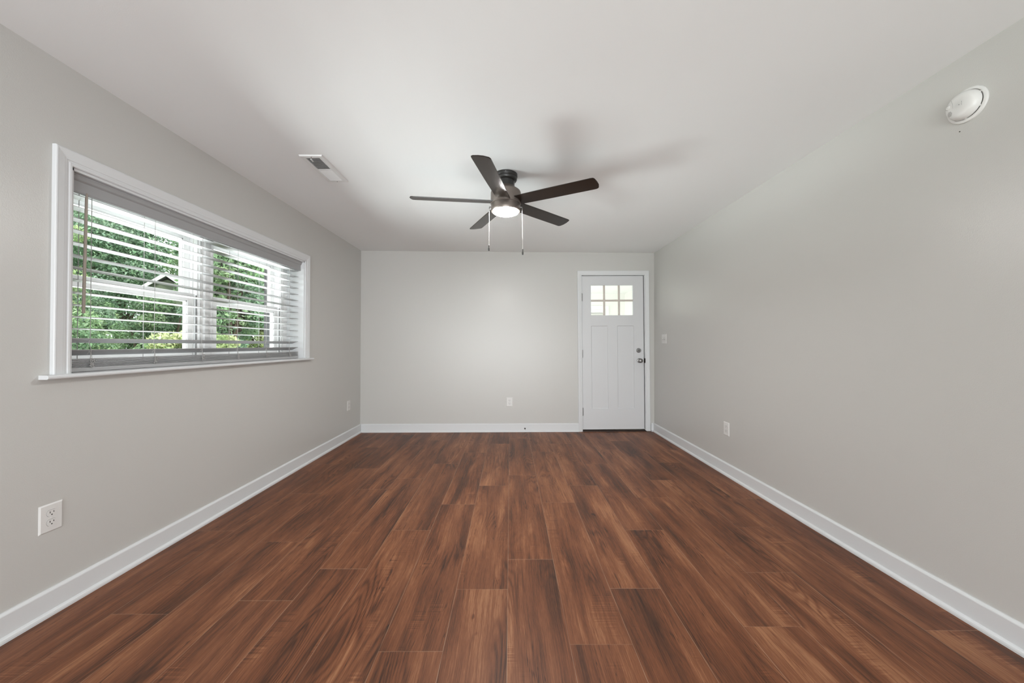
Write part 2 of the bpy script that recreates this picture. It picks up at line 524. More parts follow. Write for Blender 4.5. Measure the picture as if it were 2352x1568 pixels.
# ------------------------------------------------------------------ window (local x = along wall, +y = outwards, z = up)
CAS = [(0, 0), (0, 0.009), (0.004, 0.012), (0.012, 0.012), (0.015, 0.009), (0.020, 0.0095), (0.024, 0.0125), (0.030, 0.0135),
       (0.034, 0.0145), (0.058, 0.0175), (0.062, 0.0185), (0.066, 0.0175), (0.068, 0.015), (0.068, 0)]
STZ = 1.026                                            # top of the stool
def build_window():
    root = empty('window_1', (XL, 0, 0), (0, 0, PI/2), kind='structure')
    W = lambda n, dims, mat='trim', bev=0.0, par=root: box_obj(n, M[mat], dims, par, bev)
    b = BM(); casing_run(b, CAS, (WY0, WZ1), (WY1, WZ1), (0, 1), 1, 1); link('head_casing', b, M['trim'], root)
    b = BM(); casing_run(b, CAS, (WY0, STZ), (WY0, WZ1), (-1, 0), 0, 1); link('side_casing', b, M['trim'], root)
    b = BM(); casing_run(b, CAS, (WY1, STZ), (WY1, WZ1), (1, 0), 0, 1); link('side_casing', b, M['trim'], root)
    # stool: nosing outside the casing, then the board back to the frame
    b = BM()
    nose = [(0.0, STZ-0.018), (-0.036, STZ-0.018), (-0.041, STZ-0.014), (-0.042, STZ-0.009), (-0.041, STZ-0.004), (-0.036, STZ), (0.0, STZ)]
    prism(b, nose, 'x', 1.563, 3.672)
    box(b, WY0+0.002, WY1-0.002, 0, 0.165, STZ-0.016, STZ)
    link('stool', b, M['trim'], root)
    # jamb liner
    b = BM()
    box(b, WY0-0.001, WY0+0.012, 0.0, 0.20, STZ, WZ1)
    box(b, WY1-0.012, WY1+0.001, 0.0, 0.20, STZ, WZ1)
    box(b, WY0, WY1, 0.0, 0.20, WZ1-0.012, WZ1+0.001)
    link('jamb_liner', b, M['trim'], root)
    c = 2.602
    # fixed frame with its mullion and tracks
    b = BM()
    fz0, fz1 = STZ, WZ1-0.012
    box(b, WY0+0.012, c-0.835, 0.160, 0.25, fz0, fz1, 0.002)
    box(b, c+0.835, WY1-0.012, 0.160, 0.25, fz0, fz1, 0.002)
    box(b, WY0+0.012, WY1-0.012, 0.162, 0.25, fz1-0.034, fz1, 0.002)
    box(b, WY0+0.012, WY1-0.012, 0.158, 0.25, fz0, fz0+0.036, 0.002)
    box(b, c-0.070, c+0.070, 0.160, 0.25, fz0, fz1, 0.002)
    box(b, c-0.016, c+0.016, 0.148, 0.17, fz0, fz1, 0.003)           # mull cover
    for sgn in (-1, 1):                                               # jamb track ribs
        for d0 in (0.845, 0.862):
            x = c + sgn*d0
            box(b, x-0.003, x+0.003, 0.153, 0.165, fz0+0.03, fz1-0.03)
        x = c + sgn*0.052
        box(b, x-0.003, x+0.003, 0.153, 0.165, fz0+0.03, fz1-0.03)
    link('window_frame', b, M['vinyl'], root)
    def sash(name, a0, a1, z0, z1, y0, y1, st, rb, rt):
        b = BM()
        box(b, a0, a0+st, y0, y1, z0, z1, 0.002)
        box(b, a1-st, a1, y0, y1, z0, z1, 0.002)
        box(b, a0+st-0.001, a1-st+0.001, y0, y1, z0, z0+rb, 0.002)
        box(b, a0+st-0.001, a1-st+0.001, y0, y1, z1-rt, z1, 0.002)
        # glazing bead
        g = 0.007
        box(b, a0+st-0.001, a0+st+g, y0+0.006, y1-0.002, z0+rb, z1-rt)
        box(b, a1-st-g, a1-st+0.001, y0+0.006, y1-0.002, z0+rb, z1-rt)
        box(b, a0+st, a1-st, y0+0.006, y1-0.002, z0+rb-0.001, z0+rb+g)
        box(b, a0+st, a1-st, y0+0.006, y1-0.002, z1-rt-g, z1-rt+0.001)
        s = link(name, b, M['vinyl'], root)
        ym = (y0+y1)/2+0.004
        p = box_obj('glass_pane', M['glass'], (a0+st-0.004, a1-st+0.004, ym-0.002, ym+0.002, z0+rb-0.004, z1-rt+0.004), s)
        return s
    for sgn in (-1, 1):
        a0, a1 = sorted((c + sgn*0.072, c + sgn*0.832))
        lo = sash('lower_sash', a0, a1, fz0+0.036, 1.502, 0.176, 0.206, 0.050, 0.048, 0.052)
        sash('upper_sash', a0, a1, 1.452, fz1-0.034, 0.211, 0.241, 0.044, 0.046, 0.042)
        # dark slit between the upper sash and the track
    g = BM()
    for x in (c + 0.836, c - 0.072):
        box(g, x-0.0045, x+0.0045, 0.1595, 0.164, fz0+0.04, 1.49)
    link('track_groove', g, M['groove'], root)
build_window()

# ------------------------------------------------------------------ window blind
def build_blind():
    rng = random.Random(5)
    root = empty('window_blind', (XL, 0, 0), (0, 0, PI/2),
                 'white horizontal slat blind with open slats hanging inside the left window', 'blind')
    A0, A1 = WY0+0.016, WY1-0.016
    # valance with stepped crown face
    prof = [(0.034, 1.862), (0.031, 1.8635), (0.030, 1.868), (0.031, 1.870), (0.031, 1.915), (0.029, 1.9165), (0.024, 1.922),
            (0.020, 1.934), (0.018, 1.937), (0.018, 1.944), (0.044, 1.944), (0.044, 1.862)]
    b = BM(); prism(b, prof, 'x', A0-0.002, A1+0.002); link('valance', b, M['valance'], root)
    box_obj('head_rail', M['blind'], (A0, A1, 0.050, 0.102, 1.895, 1.943), root, 0.002)
    FY, D = 0.048, 0.056
    def slat_mesh(tilt):
        b = BM(); n = 6; th = 0.0028
        top, bot = [], []
        for i in range(n+1):
            s = i/n
            crown = 0.0016*(1-(2*s-1)**2)
            y = s*D
            z = -tilt*s
            top.append((FY+y, z+crown+th/2)); bot.append((FY+y, z+crown-th/2))
        prism(b, top+bot[::-1], 'x', A0+0.004, A1-0.004)
        me = bpy.data.meshes.new('slat'); bmesh.ops.recalc_face_normals(b, faces=b.faces); b.to_mesh(me); b.free()
        me.materials.append(M['blind'])
        return me
    flat, tilted, drop = slat_mesh(0.003), slat_mesh(0.026), slat_mesh(0.020)
    zs = [1.856, 1.802, 1.748, 1.693, 1.634, 1.576, 1.520, 1.4615, 1.402, 1.344, 1.288, 1.232]
    def put(me, z):
        o = bpy.data.objects.new('slat', me); COL.objects.link(o); o.parent = root; o.location = (0, 0, z)
        return o
    for z in zs: put(flat, z)
    put(drop, 1.185); put(tilted, 1.131)
    stack = slat_mesh(0.0005)
    for i in range(7):
        o = put(stack, 1.0515 + i*0.0058)
        o.location.y += rng.uniform(-0.0012, 0.0012)
    box_obj('bottom_rail', M['blind'], (A0+0.004, A1-0.004, FY-0.001, FY+D, STZ+0.001, STZ+0.022), root, 0.004, 3)
    lads = [1.811, 2.131, 2.456, 2.773, 3.097, 3.417]
    for k, y in enumerate(lads):
        y -= 0.018
        b = BM()
        j = rng.uniform(-0.004, 0.004)
        tube(b, [(y, FY-0.003, 1.89), (y+j*0.3, FY-0.003, 1.5), (y, FY-0.003, 1.185), (y-0.006+j, FY-0.004, 1.168), (y+0.004, FY-0.004, 1.131), (y, FY-0.004, 1.09)], 0.0013, 6)
        tube(b, [(y-0.012, FY-0.003, 1.111), (y-0.006, FY-0.004, 1.125), (y+0.006, FY-0.004, 1.105), (y+0.007, FY-0.004, 1.075)], 0.0011, 5)
        link('ladder_cord', b, M['cord'], root)
        b = BM()
        tube(b, [(y, FY+D+0.003, 1.89), (y, FY+D+0.003, 1.035)], 0.0015, 6)
        link('ladder_cord', b, M['cord'], root)
        # slack bunch of ladder string in front of the stacked slats
        b = BM()
        pts = []
        px, pz = y+0.006, 1.088
        a = rng.uniform(0, 6)
        for i in range(30):
            a += rng.uniform(1.2, 2.2)
            rad = rng.uniform(0.006, 0.017)
            pts.append((px + math.cos(a)*rad + rng.uniform(-0.004, 0.004), FY-0.006-0.004*rng.random(), pz - i*0.0014 + math.sin(a)*rad*0.55))
        fine = []
        for p0, p1, p2, p3 in zip(pts, pts[1:], pts[2:], pts[3:]):
            for q in range(5):
                t = q/5
                fine.append(tuple(0.5*(2*b1 + (c1-a1)*t + (2*a1-5*b1+4*c1-d1)*t*t + (3*b1-a1-3*c1+d1)*t*t*t) for a1, b1, c1, d1 in zip(p0, p1, p2, p3)))
        tube(b, fine, 0.0010, 5)
        link('cord_bunch', b, M['cord'], root)
    b = BM()
    tube(b, [(1.7585, 0.030, 1.872), (1.757, 0.030, 1.845), (1.7555, 0.029, 1.80), (1.7465, 0.026, 1.306), (1.7465, 0.026, 1.303)],
         [0.003, 0.0052, 0.0055, 0.0060, 0.0050], 10)
    link('tilt_wand', b, M['wand'], root, True)
build_blind()

# ------------------------------------------------------------------ entry door (local x = along back wall, -y = into the room)
def build_door():
    root = empty('door_1', (XL, YL, 0), (0, 0, BACK_ROT), kind='structure')
    # the set hangs very slightly out of plumb, as in the photograph
    c = math.cos(0.0088); s = math.sin(0.0088)
    piv = Vector((3.37, 0, 0.012))
    S0, S1, SZ0, SZ1 = 2.9555, 3.7875, 0.034, 2.088
    def fix(o):
        me = o.data
        for v in me.vertices:
            dx, dz = v.co.x-piv.x, v.co.z-piv.z
            v.co.x = piv.x + c*dx - s*dz
            v.co.z = piv.z + s*dx + c*dz
        return o
    DC = [(0, 0), (0, 0.010), (0.004, 0.013), (0.018, 0.0135), (0.022, 0.0155), (0.050, 0.018), (0.056, 0.018), (0.0575, 0.016), (0.0575, 0)]
    i0, i1, it = S0-0.0, S1+0.016, SZ1+0.008
    b = BM()
    i0 = S0 - 0.004
    casing_run(b, DC, (i0, it), (i1, it), (0, 1), 1, 1); fix(link('head_casing', b, M['trim'], root))
    b = BM(); casing_run(b, DC, (i0, 0.004), (i0, it), (-1, 0), 0, 1); fix(link('side_casing', b, M['trim'], root))
    b = BM(); casing_run(b, DC, (i1, 0.004), (i1, it), (1, 0), 0, 1); fix(link('side_casing', b, M['trim'], root))
    b = BM()
    box(b, DU0-0.001, S0-0.005, 0.0, 0.14, 0.0, SZ1+0.02)
    box(b, S1+0.012, DU1+0.001, 0.0, 0.14, 0.0, SZ1+0.02)
    box(b, DU0, DU1, 0.0, 0.14, SZ1+0.006, DZ1)
    fix(link('door_jamb', b, M['trim'], root))
    b = BM()                                              # seal coloured dark as the shadow in the gap round the slab
    box(b, S0-0.006, S0+0.012, 0.030, 0.045, SZ0, SZ1+0.006)
    box(b, S1-0.01, S1+0.014, 0.030, 0.045, SZ0, SZ1+0.006)
    box(b, S0, S1, 0.030, 0.045, SZ1-0.01, SZ1+0.008)
    fix(link('weather_seal_shadow', b, M['gap'], root))
    # slab
    y0, y1 = 0.004, 0.044
    G0, G1, GZ0, GZ1 = 3.073, 3.655, 1.552, 1.968           # glazed opening
    PZ0, PZ1 = 0.302, 1.417
    pa0, pa1, pb0, pb1 = 3.078, 3.303, 3.431, 3.656
    sl = BM()
    box(sl, S0, G0, y0, y1, SZ0, SZ1, 0.0)
    box(sl, G1, S1, y0, y1, SZ0, SZ1, 0.0)
    box(sl, G0, G1, y0, y1, GZ1, SZ1)
    box(sl, G0, G1, y0, y1, PZ1, GZ0)
    box(sl, G0, G1, y0, y1, SZ0, PZ0)
    box(sl, G0, pa0, y0, y1, PZ0, PZ1)
    box(sl, pa1, pb0, y0, y1, PZ0, PZ1)
    box(sl, pb1, G1, y0, y1, PZ0, PZ1)
    for (a, bb) in ((pa0, pa1), (pb0, pb1)):                # recessed flat panels with sloped sticking
        d, r = 0.007, 0.008
        q = [(a, y0, PZ0), (bb, y0, PZ0), (bb, y0, PZ1), (a, y0, PZ1)]
        w2 = [(a+d, y0+r, PZ0+d), (bb-d, y0+r, PZ0+d), (bb-d, y0+r, PZ1-d), (a+d, y0+r, PZ1-d)]
        Q = [sl.verts.new(v) for v in q]; R_ = [sl.verts.new(v) for v in w2]
        for i in range(4): sl.faces.new((Q[i], Q[(i+1) % 4], R_[(i+1) % 4], R_[i]))
        sl.faces.new(R_)
        box(sl, a, bb, y0+0.02, y1, PZ0, PZ1)
    slab = fix(link('slab', sl, M['door'], root))
    # glazing: border bead, muntin bars, six panes
    bd = BM()
    for (x0, x1, z0, z1) in ((G0, G0+0.006, GZ0, GZ1), (G1-0.006, G1, GZ0, GZ1), (G0, G1, GZ0, GZ0+0.006), (G0, G1, GZ1-0.006, GZ1)):
        box(bd, x0, x1, y0+0.002, y1-0.002, z0, z1)
    fix(link('glazing_bead', bd, M['door'], slab))
    mu = BM()
    xs = [3.2605, 3.4620]; zm = 1.757
    for x in xs: box(mu, x-0.0125, x+0.0125, y0+0.006, y1-0.006, GZ0, GZ1, 0.004)
    box(mu, G0, G1, y0+0.0065, y1-0.0065, zm-0.0125, zm+0.0125, 0.004)
    fix(link('muntin', mu, M['muntin'], slab))
    ex = [G0+0.006, xs[0]-0.0125, xs[0]+0.0125, xs[1]-0.0125, xs[1]+0.0125, G1-0.006]
    ez = [GZ0+0.006, zm-0.0125, zm+0.0125, GZ1-0.006]
    for i in range(3):
        for j in range(2):
            p = box_obj('glass_pane', M['glass'], (ex[2*i]-0.001, ex[2*i+1]+0.001, 0.022, 0.026, ez[2*j]-0.001, ez[2*j+1]+0.001), slab)
            fix(p)
    fix(box_obj('door_sweep', M['trim'], (S0+0.002, S1-0.002, 0.002, 0.040, SZ0-0.005, SZ0+0.004), slab))
    # hinges
    for z in (1.800, 1.045, 0.268):
        h = BM()
        cx = S0-0.002
        vs = []
        for k in range(5):
            za = z-0.050+k*0.020
            tube(h, [(cx, -0.006, za+0.0006), (cx, -0.006, za+0.0194)], 0.0075, 12)
        tube(h, [(cx, -0.006, z-0.056), (cx, -0.006, z+0.056)], 0.0045, 10)
        box(h, cx+0.002, cx+0.010, -0.001, 0.004, z-0.05, z+0.05)
        fix(link('hinge', h, M['nickel'], root, True))
    # deadbolt and knob
    def turned(name, prof, x, z, mat='nickel'):
        b = BM(); lathe(b, prof, 32)
        o = link(name, b, M[mat], slab, True)
        for v in o.data.vertices:                           # lathe axis to -y
            X, Y, Z = v.co
            v.co = (x+X, y0-Z, z+Y)
        return fix(o)
    db = turned('deadbolt', [(0.031, 0), (0.031, 0.004), (0.029, 0.008), (0.024, 0.010), (0.022, 0.012), (0.0, 0.012)], 3.7175, 1.082)
    tt = BM(); box(tt, 3.7175-0.013, 3.7175+0.013, y0-0.028, y0-0.012, 1.082-0.004, 1.082+0.004, 0.003)
    fix(link('thumb_turn', tt, M['nickel'], db))
    turned('knob', [(0.032, 0), (0.032, 0.003), (0.029, 0.007), (0.020, 0.009), (0.0135, 0.012), (0.0125, 0.026), (0.016, 0.032), (0.024, 0.040),
                    (0.0285, 0.048), (0.0290, 0.055), (0.0265, 0.061), (0.018, 0.066), (0.008, 0.0675), (0.0, 0.0675)], 3.7270, 0.946)
    st = BM(); box(st, S1+0.001, S1+0.0165, -0.0145, 0.02, 0.946-0.030, 0.946+0.030, 0.002)
    fix(link('strike_plate', st, M['slot'], root))
    # threshold
    b = BM()
    prism(b, [(-0.012, 0.0), (-0.010, 0.008), (0.0, 0.016), (0.020, 0.020), (0.14, 0.020), (0.14, 0.0)], 'x', DU0+0.004, DU1-0.004)
    link('threshold', b, M['threshold'], root)
build_door()

# ------------------------------------------------------------------ wall plates
WALLROT = {'left': PI/2, 'right': -PI/2, 'back': BACK_ROT}
def plate(bm, hw, hh, t=0.0050):
    q = [(-hw, 0, -hh), (hw, 0, -hh), (hw, 0, hh), (-hw, 0, hh)]
    e = [(-hw, -0.0012, -hh), (hw, -0.0012, -hh), (hw, -0.0012, hh), (-hw, -0.0012, hh)]
    d = 0.0050
    f = [(-hw+d, -t, -hh+d), (hw-d, -t, -hh+d), (hw-d, -t, hh-d), (-hw+d, -t, hh-d)]
    R_ = [[bm.verts.new(v) for v in r] for r in (q, e, f)]
    for A, B in zip(R_, R_[1:]):
        for i in range(4): bm.faces.new((A[i], A[(i+1) % 4], B[(i+1) % 4], B[i]))
    bm.faces.new(R_[2]); bm.faces.new(R_[0][::-1])

def make_outlet(label, loc, wall):
    r = empty('wall_outlet', loc, (0, 0, WALLROT[wall]), label, 'outlet', 'duplex wall outlets around the room')
    b = BM(); plate(b, 0.0415, 0.0600); link('cover_plate', b, M['plastic'], r)
    for zc in (0.0200, -0.0200):
        out = []
        for k in range(40):                                  # rounded socket face with flattened top and bottom
            a = 2*PI*k/40
            out.append((0.0172*math.cos(a), zc + max(-0.0135, min(0.0135, 0.0172*math.sin(a)))))
        b = BM(); prism(b, out, 'y', -0.0045, -0.0066)
        f = link('socket', b, M['plastic'], r)
        g = BM()                                             # dark ring standing in for the shadow round the socket
        prism(g, [(x*1.03, zc + (z-zc)*1.04) for x, z in out], 'y', -0.0045, -0.0053)
        link('socket_shadow', g, M['gap'], f)
        s = BM()
        box(s, -0.0075, -0.0053, -0.0070, -0.0060, zc-0.0005, zc+0.0080)
        box(s, 0.0053, 0.0075, -0.0070, -0.0060, zc+0.0005, zc+0.0075)
        tube(s, [(0, -0.0060, zc-0.0070), (0, -0.0070, zc-0.0070)], 0.0026, 12)
        link('socket_slots', s, M['slot'], f)
    b = BM(); tube(b, [(0, -0.0045, 0), (0, -0.0060, 0)], 0.0032, 14); link('screw', b, M['plastic'], r, True)
    return r

nback = Vector((math.sin(BACK_ROT), -math.cos(BACK_ROT), 0))
def on_back(u, z): return (XL + u*math.cos(BACK_ROT), YL + u*math.sin(BACK_ROT), z)
def copy_thing(src, label, loc, rot):
    c = src.copy(); COL.objects.link(c); c.location = loc; c.rotation_euler = (0, 0, rot); c['label'] = label
    for ch in list(src.children):
        d = ch.copy(); COL.objects.link(d); d.parent = c
        for g in list(ch.children):
            e = g.copy(); COL.objects.link(e); e.parent = d
    return c
near = make_outlet('large white outlet low on the left wall, nearest the viewer below the window', (XL, 1.6095, 0.4125), 'left')
copy_thing(near, 'small white outlet low on the left wall beside the far left corner', (XL, 4.5490, 0.4100), WALLROT['left'])
copy_thing(near, 'white outlet facing the viewer on the back wall left of the door', on_back(1.9715, 0.395), WALLROT['back'])
copy_thing(near, 'white outlet low on the right wall above the baseboard', (XR, 3.3110, 0.4100), WALLROT['right'])

def build_switch():
    r = empty('light_switch', (XR, 4.650, 1.2375), (0, 0, -PI/2), 'white double light switch plate on the right wall beside the door', 'light switch')
    b = BM(); plate(b, 0.069, 0.0600); link('cover_plate', b, M['plastic'], r)
    for x in (-0.023, 0.023):
        s = BM(); box(s, x-0.0055, x+0.0055, -0.0056, -0.0046, -0.0125, 0.0125)
        link('toggle_slot', s, M['gap'], r)
        t = BM(); prism(t, [(-0.006, -0.006), (-0.019, 0.004), (-0.018, 0.0085), (-0.006, 0.006)], 'x', x-0.0045, x+0.0045)
        link('toggle', t, M['plastic'], r)
        for z in (-0.030, 0.030):
            q = BM(); tube(q, [(x, -0.0045, z), (x, -0.0060, z)], 0.0034, 12)
            sc = link('screw', q, M['plastic'], r, True)
            k = BM(); box(k, x-0.0030, x+0.0030, -0.0064, -0.0058, z-0.0006, z+0.0006); link('screw_slot', k, M['slot'], sc)
build_switch()

# small black cable hole in the back baseboard
b = BM()
tube(b, [(0, -0.0148, 0), (0, -0.0185, 0)], 0.0100, 20)
o = link('cable_grommet', b, M['slot'], None, True)
o.location = Vector(on_back(2.1765, 0.0455)); o.rotation_euler = (0, 0, BACK_ROT)
tag(o, 'small round black cable grommet in the white baseboard of the back wall', 'grommet')
b = BM(); tube(b, [(0.003, -0.0146, -0.012), (0.0035, -0.0151, -0.018), (0.004, -0.0150, -0.024)], 0.0011, 6)
link('cable_slit', b, M['gap'], o)

# nail left in the right wall under the detector
b = BM(); tube(b, [(0, 0.004, 0), (0, -0.0025, 0)], 0.0020, 10)
o = link('nail', b, M['gap'], None, True); o.location = (XR, 1.580, 2.0815); o.rotation_euler = (0, 0, -PI/2)
tag(o, 'tiny dark nail head in the right wall just below the smoke detector', 'nail')

# ------------------------------------------------------------------ smoke detector
def build_detector():
    r = empty('smoke_detector', (XR, 1.5515, 2.1775), (0, 0, -PI/2), 'round white smoke detector high on the right wall under the ceiling', 'smoke detector')
    def turn(o):
        for v in o.data.vertices:
            X, Y, Z = v.co; v.co = (X, -Z, Y)
        return o
    b = BM(); lathe(b, [(0.0700, 0), (0.0705, 0.003), (0.0690, 0.0065), (0.0640, 0.0085), (0.0590, 0.0085), (0.0575, 0.0055), (0.0, 0.0055)], 64)
    turn(link('base', b, M['plastic'], r, True))
    b = BM(); lathe(b, [(0.0545, 0.005), (0.0545, 0.0098), (0.0, 0.0098)], 64); turn(link('vent_gap', b, M['slot'], r))
    b = BM()
    lathe(b, [(0.0560, 0.0095), (0.0568, 0.013), (0.0565, 0.020), (0.0540, 0.028), (0.0500, 0.035), (0.0440, 0.0395), (0.0340, 0.0420), (0.0, 0.0432)], 64)
    body = turn(link('body', b, M['plastic'], r, True))
    for k in range(6):                                       # little struts carrying the body over the gap
        a = 2*PI*k/6+0.5
        s = BM(); tube(s, [(0.0555*math.cos(a), -0.005, 0.0555*math.sin(a)), (0.0555*math.cos(a), -0.0105, 0.0555*math.sin(a))], 0.003, 8)
        link('strut', s, M['plastic'], r)
    # seam of the nose piece, test button, sounder slots, light, tiny print
    s = BM()
    pts = [(0.010+0.050*math.cos(a)*0.75, -0.0425, -0.004+0.040*math.sin(a)) for a in np.linspace(-1.2, 1.2, 25)]
    def on_body(x, z):
        rr = math.hypot(x, z)
        prof = [(0.0, 0.0432), (0.0340, 0.0420), (0.0440, 0.0395), (0.0500, 0.035), (0.0540, 0.028), (0.0565, 0.020)]
        for (ra, ha), (rb, hb) in zip(prof, prof[1:]):
            if rr <= rb: return -(ha + (hb-ha)*(rr-ra)/(rb-ra))
        return -0.02
    # local +x points towards the viewer's right = nearer the camera; the nose piece is on the far (-x) side
    arc = [(-0.040+0.022*math.cos(a), 0.002+0.042*math.sin(a)) for a in np.linspace(-0.10, 1.15, 17)]
    tube(s, [(x, on_body(x, z), z) for x, z in arc], 0.0004, 6)
    link('seam', s, M['groove'], body)
    t = BM(); lathe(t, [(0.0085, 0), (0.0085, 0.0012), (0.0075, 0.0018), (0.0, 0.0018)], 28)
    bt = turn(link('test_button', t, M['plastic'], body, True)); bt.location = (-0.0365, on_body(-0.0365, 0.0105)+0.0004, 0.0105)
    t = BM(); lathe(t, [(0.0095, 0), (0.0095, 0.0006), (0.0, 0.0006)], 28)
    rim = turn(link('button_rim', t, M['gap'], body)); rim.location = (-0.0365, on_body(-0.0365, 0.0105)+0.0004, 0.0105)
    s = BM()
    for i, (ln) in enumerate((0.010, 0.015, 0.018, 0.018, 0.013)):
        z = -0.012-0.0042*i
        x0, x1 = -0.0305-ln/2, -0.0305+ln/2
        tube(s, [(x, on_body(x, z)-0.0001, z) for x in np.linspace(x0, x1, 6)], 0.0007, 6)
    link('sounder_slots', s, M['slot'], body)
    s = BM(); tube(s, [(0.004, on_body(0.004, 0.0)+0.0005, 0.0), (0.004, on_body(0.004, 0)-0.0006, 0.0)], 0.0014, 12); link('indicator_light', s, M['slot'], body)
    s = BM()
    zz = -0.006
    for i in range(9):
        if i != 4:
            tube(s, [(0.013, -0.0430, zz), (0.013, -0.0430, zz+0.0011)], 0.0004, 5)
        zz += 0.0019
    link('print', s, M['gap'], body)
build_detector()

# ------------------------------------------------------------------ ceiling register
def build_vent():
    x0, x1, y0, y1 = -1.389, -1.237, 2.418, 2.812
    cx, cy = (x0+x1)/2, (y0+y1)/2
    hx, hy = (x1-x0)/2, (y1-y0)/2
    r = empty('ceiling_vent', (cx, cy, H), (0, 0, 0), 'white rectangular slotted air vent in the ceiling left of the fan', 'vent')
    ix, iy = 0.046, 0.168
    b = BM()
    O = [(-hx, -hy), (hx, -hy), (hx, hy), (-hx, hy)]; I = [(-ix, -iy), (ix, -iy), (ix, iy), (-ix, iy)]
    R_ = [[b.verts.new((x, y, z)) for x, y in L] for L, z in ((O, 0.0), (O, -0.0025), ([(x*0.95, y*0.982) for x, y in O], -0.0085), (I, -0.0085), (I, 0.0))]
    for A, B in zip(R_, R_[1:]):
        for i in range(4): b.faces.new((A[i], A[(i+1) % 4], B[(i+1) % 4], B[i]))
    box(b, -ix, ix, -0.005, 0.005, -0.0085, -0.001)
    link('frame', b, M['white_metal'], r)
    box_obj('duct_back', M['grille_dark'], (-ix, ix, -iy, iy, -0.0012, -0.0002), r)
    def fins(sgn, n, a, bnd):
        f = BM()
        for k in range(n):
            y = a + (bnd-a)*(k+0.5)/n
            prism(f, [(y-0.0055*sgn, -0.0010), (y+0.0035*sgn, -0.0082), (y+0.0047*sgn, -0.0082), (y-0.0043*sgn, -0.0010)], 'x', -ix, ix)
        return link('louvre', f, M['white_metal'], r)
    fins(-1, 13, -iy+0.002, -0.006)
    fins(1, 13, 0.006, iy-0.002)
    lv = BM(); box(lv, -0.016, -0.011, -iy+0.004, -iy+0.034, -0.017, -0.0082, 0.001); link('damper_lever', lv, M['white_metal'], r)
    for y in (-hy+0.014, hy-0.014):
        s = BM(); tube(s, [(0, y, -0.0080), (0, y, -0.0098)], 0.0032, 12); link('screw', s, M['gap'], r)
build_vent()

